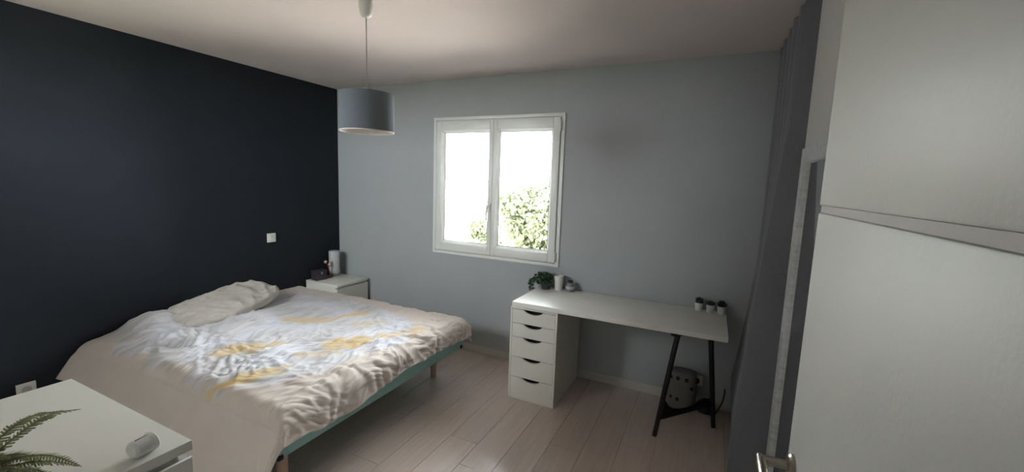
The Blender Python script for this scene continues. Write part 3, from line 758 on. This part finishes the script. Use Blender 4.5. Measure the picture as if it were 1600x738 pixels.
# ---------------------------------------------------------------- things on the tall chest
fn = thing('potted_fern', 'green fern in a white pot on the foreground chest', 'fern', (2.575, -3.088, 1.0))
MB().lathe([(0, 0), (0.042, 0), (0.045, 0.003), (0.055, 0.080), (0.058, 0.083), (0.051, 0.083), (0.048, 0.068), (0, 0.068)], 32).build('pot', M_plastic, fn, smooth=True)
MB().lathe([(0, 0.0685), (0.047, 0.0685), (0, 0.073)], 20).build('soil', M_soil, fn)
def frond(az, length, lift, droop, seed, wid=0.0125):
    r3 = random.Random(seed); n = 34; pts = []
    for k in range(n + 1):
        s = k / n
        rr = length * s * (1 - 0.12 * s); zz = 0.07 + lift * math.sin(min(1, s * 1.15) * math.pi * 0.55) - droop * s ** 2.2
        a = az + 0.18 * s * (1 if seed % 2 else -1)
        pts.append(Vector((rr * math.cos(a), rr * math.sin(a), zz)))
    stem = MB().tube(pts[::3] + [pts[-1]], [0.0018 * (1 - 0.7 * i / (len(pts[::3]))) for i in range(len(pts[::3]) + 1)], 5)
    f = MB()
    for k in range(4, n + 1):
        s = k / n; p = pts[k]; t = (pts[k] - pts[k - 1]).normalized(); sd = t.cross(Vector((0, 0, 1))).normalized(); up = sd.cross(t)
        w = wid * (math.sin(math.pi * min(1, 0.15 + 0.85 * s)) ** 0.7 + 0.05) * r3.uniform(0.85, 1.1); hw = length / n * 0.46
        for g in (-1, 1):
            tip = p + sd * g * w + t * w * 0.45 - up * w * r3.uniform(0.0, 0.35)
            f.add([p - t * hw, p + t * hw, tip + t * hw * 0.5 + up * 0.001, tip - t * hw * 0.6], [(0, 1, 2, 3)])
    o_ = f.build('frond', M_fern, fn); stem.build('rachis', M_stem, o_)
for k, (az, le, li, dr) in enumerate(((128, 0.185, 0.065, 0.03), (98, 0.195, 0.070, 0.035), (60, 0.165, 0.045, 0.05), (52, 0.150, 0.030, 0.05), (36, 0.175, 0.050, 0.07), (44, 0.135, 0.030, 0.06), (20, 0.16, 0.06, 0.07), (145, 0.15, 0.05, 0.05), (112, 0.10, 0.03, 0.05), (80, 0.085, 0.035, 0.04), (165, 0.18, 0.06, 0.05), (195, 0.17, 0.06, 0.05), (70, 0.11, 0.05, 0.05), (345, 0.11, 0.12, 0.02), (225, 0.12, 0.10, 0.02), (30, 0.10, 0.03, 0.05), (5, 0.13, 0.05, 0.06), (88, 0.06, 0.05, 0.02), (50, 0.07, 0.06, 0.02))):
    frond(R(az), le, li, dr, 100 + k)
gd = thing('round_gadget', 'small white round gadget with a dark slit on the chest corner', 'gadget', (2.610, -2.864, 1.0), R(100)); gd.scale = (0.82, 0.82, 0.74)
Mx = Matrix.Rotation(R(90), 4, 'Y')
MB().lathe([(0, -0.028), (0.018, -0.028), (0.0235, -0.022), (0.0245, 0.010), (0, 0.010)], 32, (0, 0, 0.0262), Mx).build('gadget_body', M_plastic, gd, smooth=True)
MB().lathe([(0, 0.0105), (0.0245, 0.0105), (0.0262, 0.013), (0.0262, 0.020), (0.022, 0.024), (0, 0.024)], 32, (0, 0, 0.0262), Mx).build('rim', M_plastic, gd, smooth=True)
MB().box(-0.018, 0.008, -0.0008, 0.0008, 0.0490, 0.0512).build('slit', M_blackpl, gd)

# ---------------------------------------------------------------- switch and socket on the dark wall
sw = thing('light_switch', 'square white light switch on the dark wall above the bed', 'switch', (0.0005, -0.782, 1.013))
MB().box(0, 0.009, -0.041, 0.041, -0.041, 0.041).build('plate', M_plastic, sw, bevel=0.002)
MB().box(0.0092, 0.013, -0.022, 0.022, -0.022, 0.022).build('rocker', M_white, sw, bevel=0.0015)
MB().box(0.0132, 0.0142, -0.004, 0.004, 0.006, 0.016).build('indicator', M_steel, sw)
so = thing('wall_socket', 'white wall socket low on the dark wall left of the bed', 'socket', (0.0005, -2.368, 0.252))
MB().box(0, 0.010, -0.041, 0.041, -0.041, 0.041).build('plate', M_plastic, so, bevel=0.002)
MB().lathe([(0.0, 0), (0.021, 0), (0.022, 0.0015), (0.0195, 0.0015), (0.019, 0.0006), (0, 0.0006)], 24, (0.0101, 0, 0), Matrix.Rotation(R(90), 4, 'Y')).build('socket_ring', M_base, so)

# ---------------------------------------------------------------- pendant lamp
LX, LY = 1.933, -1.544
pd = thing('pendant_lamp', 'slate grey drum pendant lamp hanging from the ceiling', 'lamp', (LX, LY, H))
zt, zb, rr = 2.026 - H, 1.833 - H, 0.1395
MB().lathe([(0, -0.085), (0.012, -0.084), (0.026, -0.074), (0.033, -0.055), (0.040, 0.0), (0, 0)], 28).build('ceiling_rose', M_plastic, pd, smooth=True)
MB().tube([(0, 0, -0.084), (0.001, 0, -0.25), (0, 0, zt - 0.012)], 0.0026, 8).build('cord', M_cordw, pd, smooth=True)
sh = MB().lathe([(rr, zb), (rr, zt), (rr - 0.0018, zt), (rr - 0.0018, zb), (rr, zb)], 72).build('lamp_shade', M_shade, pd, smooth=True)
MB().lathe([(rr - 0.0020, zb + 0.0005), (rr - 0.0020, zt - 0.0005), (rr - 0.0032, zt - 0.0005), (rr - 0.0032, zb + 0.0005), (rr - 0.0020, zb + 0.0005)], 72).build('lining', M_shade_in, sh, smooth=True)
for z in (zb, zt):
    MB().lathe([(rr + 0.0006, z - 0.002), (rr + 0.0006, z + 0.003), (rr - 0.0045, z + 0.003), (rr - 0.0045, z - 0.002), (rr + 0.0006, z - 0.002)], 72).build('shade_hem', M_shade_in if z == zb else M_shade, sh, smooth=True)
spd = MB()
for k in range(3):
    a = k * 2 * math.pi / 3 + 0.4
    spd.tube([(0.018 * math.cos(a), 0.018 * math.sin(a), zt - 0.03), ((rr - 0.003) * math.cos(a), (rr - 0.003) * math.sin(a), zt - 0.004)], 0.0016, 6)
spd.build('spider', M_plastic, pd)
MB().lathe([(0, zt - 0.005), (0.010, zt - 0.008), (0.020, zt - 0.02), (0.020, zt - 0.065), (0, zt - 0.065)], 20).build('bulb_holder', M_plastic, pd, smooth=True)
MB().lathe([(0, zt - 0.0655), (0.014, zt - 0.0655), (0.016, zt - 0.085), (0.029, zt - 0.115), (0.029, zt - 0.13), (0.020, zt - 0.148), (0, zt - 0.155)], 24).build('bulb', M_frost, pd, smooth=True)

# ---------------------------------------------------------------- outside the window
GZ = -2.7
tag(MB().box(-40, 40, -2.0, 60, GZ - 0.2, GZ).build('ground', M_lawn), 'pale sunlit terrace ground outside below the window', 'ground', kind='structure')
tag(MB().box(-40, 40, -60, -2.01, GZ - 0.2, GZ).build('lawn', M_grass), 'unseen lawn added behind the house, dark to limit bounced light', 'lawn', kind='structure')  # unseen ground, added so less light rises through the back window
def tree(name, label, loc, hgt, blobs, nleaf, size, seed):
    r4 = random.Random(seed)
    t = thing(name, label, 'tree', loc)
    top = hgt * 0.72
    tk = MB().tube([(0, 0, 0), (0.05, 0.02, hgt * 0.3), (0, 0, top)], [0.14, 0.10, 0.04], 10)
    for b in blobs[:8]: tk.tube([(0, 0, hgt * 0.35), (b[0] * 0.5, b[1] * 0.5, (hgt * 0.35 + b[2]) / 2), b[:3]], [0.06, 0.04, 0.015], 6)
    tk.build('trunk', M_bark, t, smooth=True)
    f = MB(); pts = []
    tot = sum(b[3] ** 2 for b in blobs)
    for b in blobs:
        for _ in range(int(nleaf * b[3] ** 2 / tot)):
            d = Vector((r4.gauss(0, 1), r4.gauss(0, 1), r4.gauss(0, 1))).normalized() * b[3] * r4.uniform(0.55, 1.05)
            pts.append((b[0] + d.x, b[1] + d.y, b[2] + d.z * 0.85))
    leaf_cloud(f, pts, size, r4, 0.4)
    tag(f.build('crown', M_tree, t), kind='stuff')
r5 = random.Random(3)
def blobset(n, w, d, z0, z1, s): return [(r5.uniform(-w, w), r5.uniform(-d, d), r5.uniform(z0, z1), r5.uniform(0.7, 1.2) * s) for _ in range(n)]
tree('garden_tree', 'broad pale green tree outside the right window pane', (-0.45, 7.2, GZ), 4.6, blobset(22, 1.0, 0.8, 1.9, 3.9, 0.62) + [(0.15, -0.2, 4.05, 0.5), (-0.5, 0, 3.9, 0.5), (0.75, 0, 3.95, 0.45), (-0.1, -0.3, 2.4, 0.7), (0.8, -0.3, 2.6, 0.7)], 15000, 0.15, 21)
tree('garden_tree', 'smaller pale green tree at the middle of the window view', (-3.45, 9.5, GZ), 3.2, blobset(10, 0.5, 0.5, 1.5, 2.8, 0.42), 5000, 0.14, 22)
hs = thing('neighbour_house', 'white house wall at the left of the window view', 'house', (-8.3, 13.0, GZ))
MB().box(-4.0, 2.0, 0, 4.0, 0, 3.4).build('house_wall', M_render, hs)
MB().prism([(-0.4, 3.4), (2.0, 4.6), (4.4, 3.4)], lambda a, b, t: (t, a, b), -4.3, 2.3).build('roof', M_roof, hs)
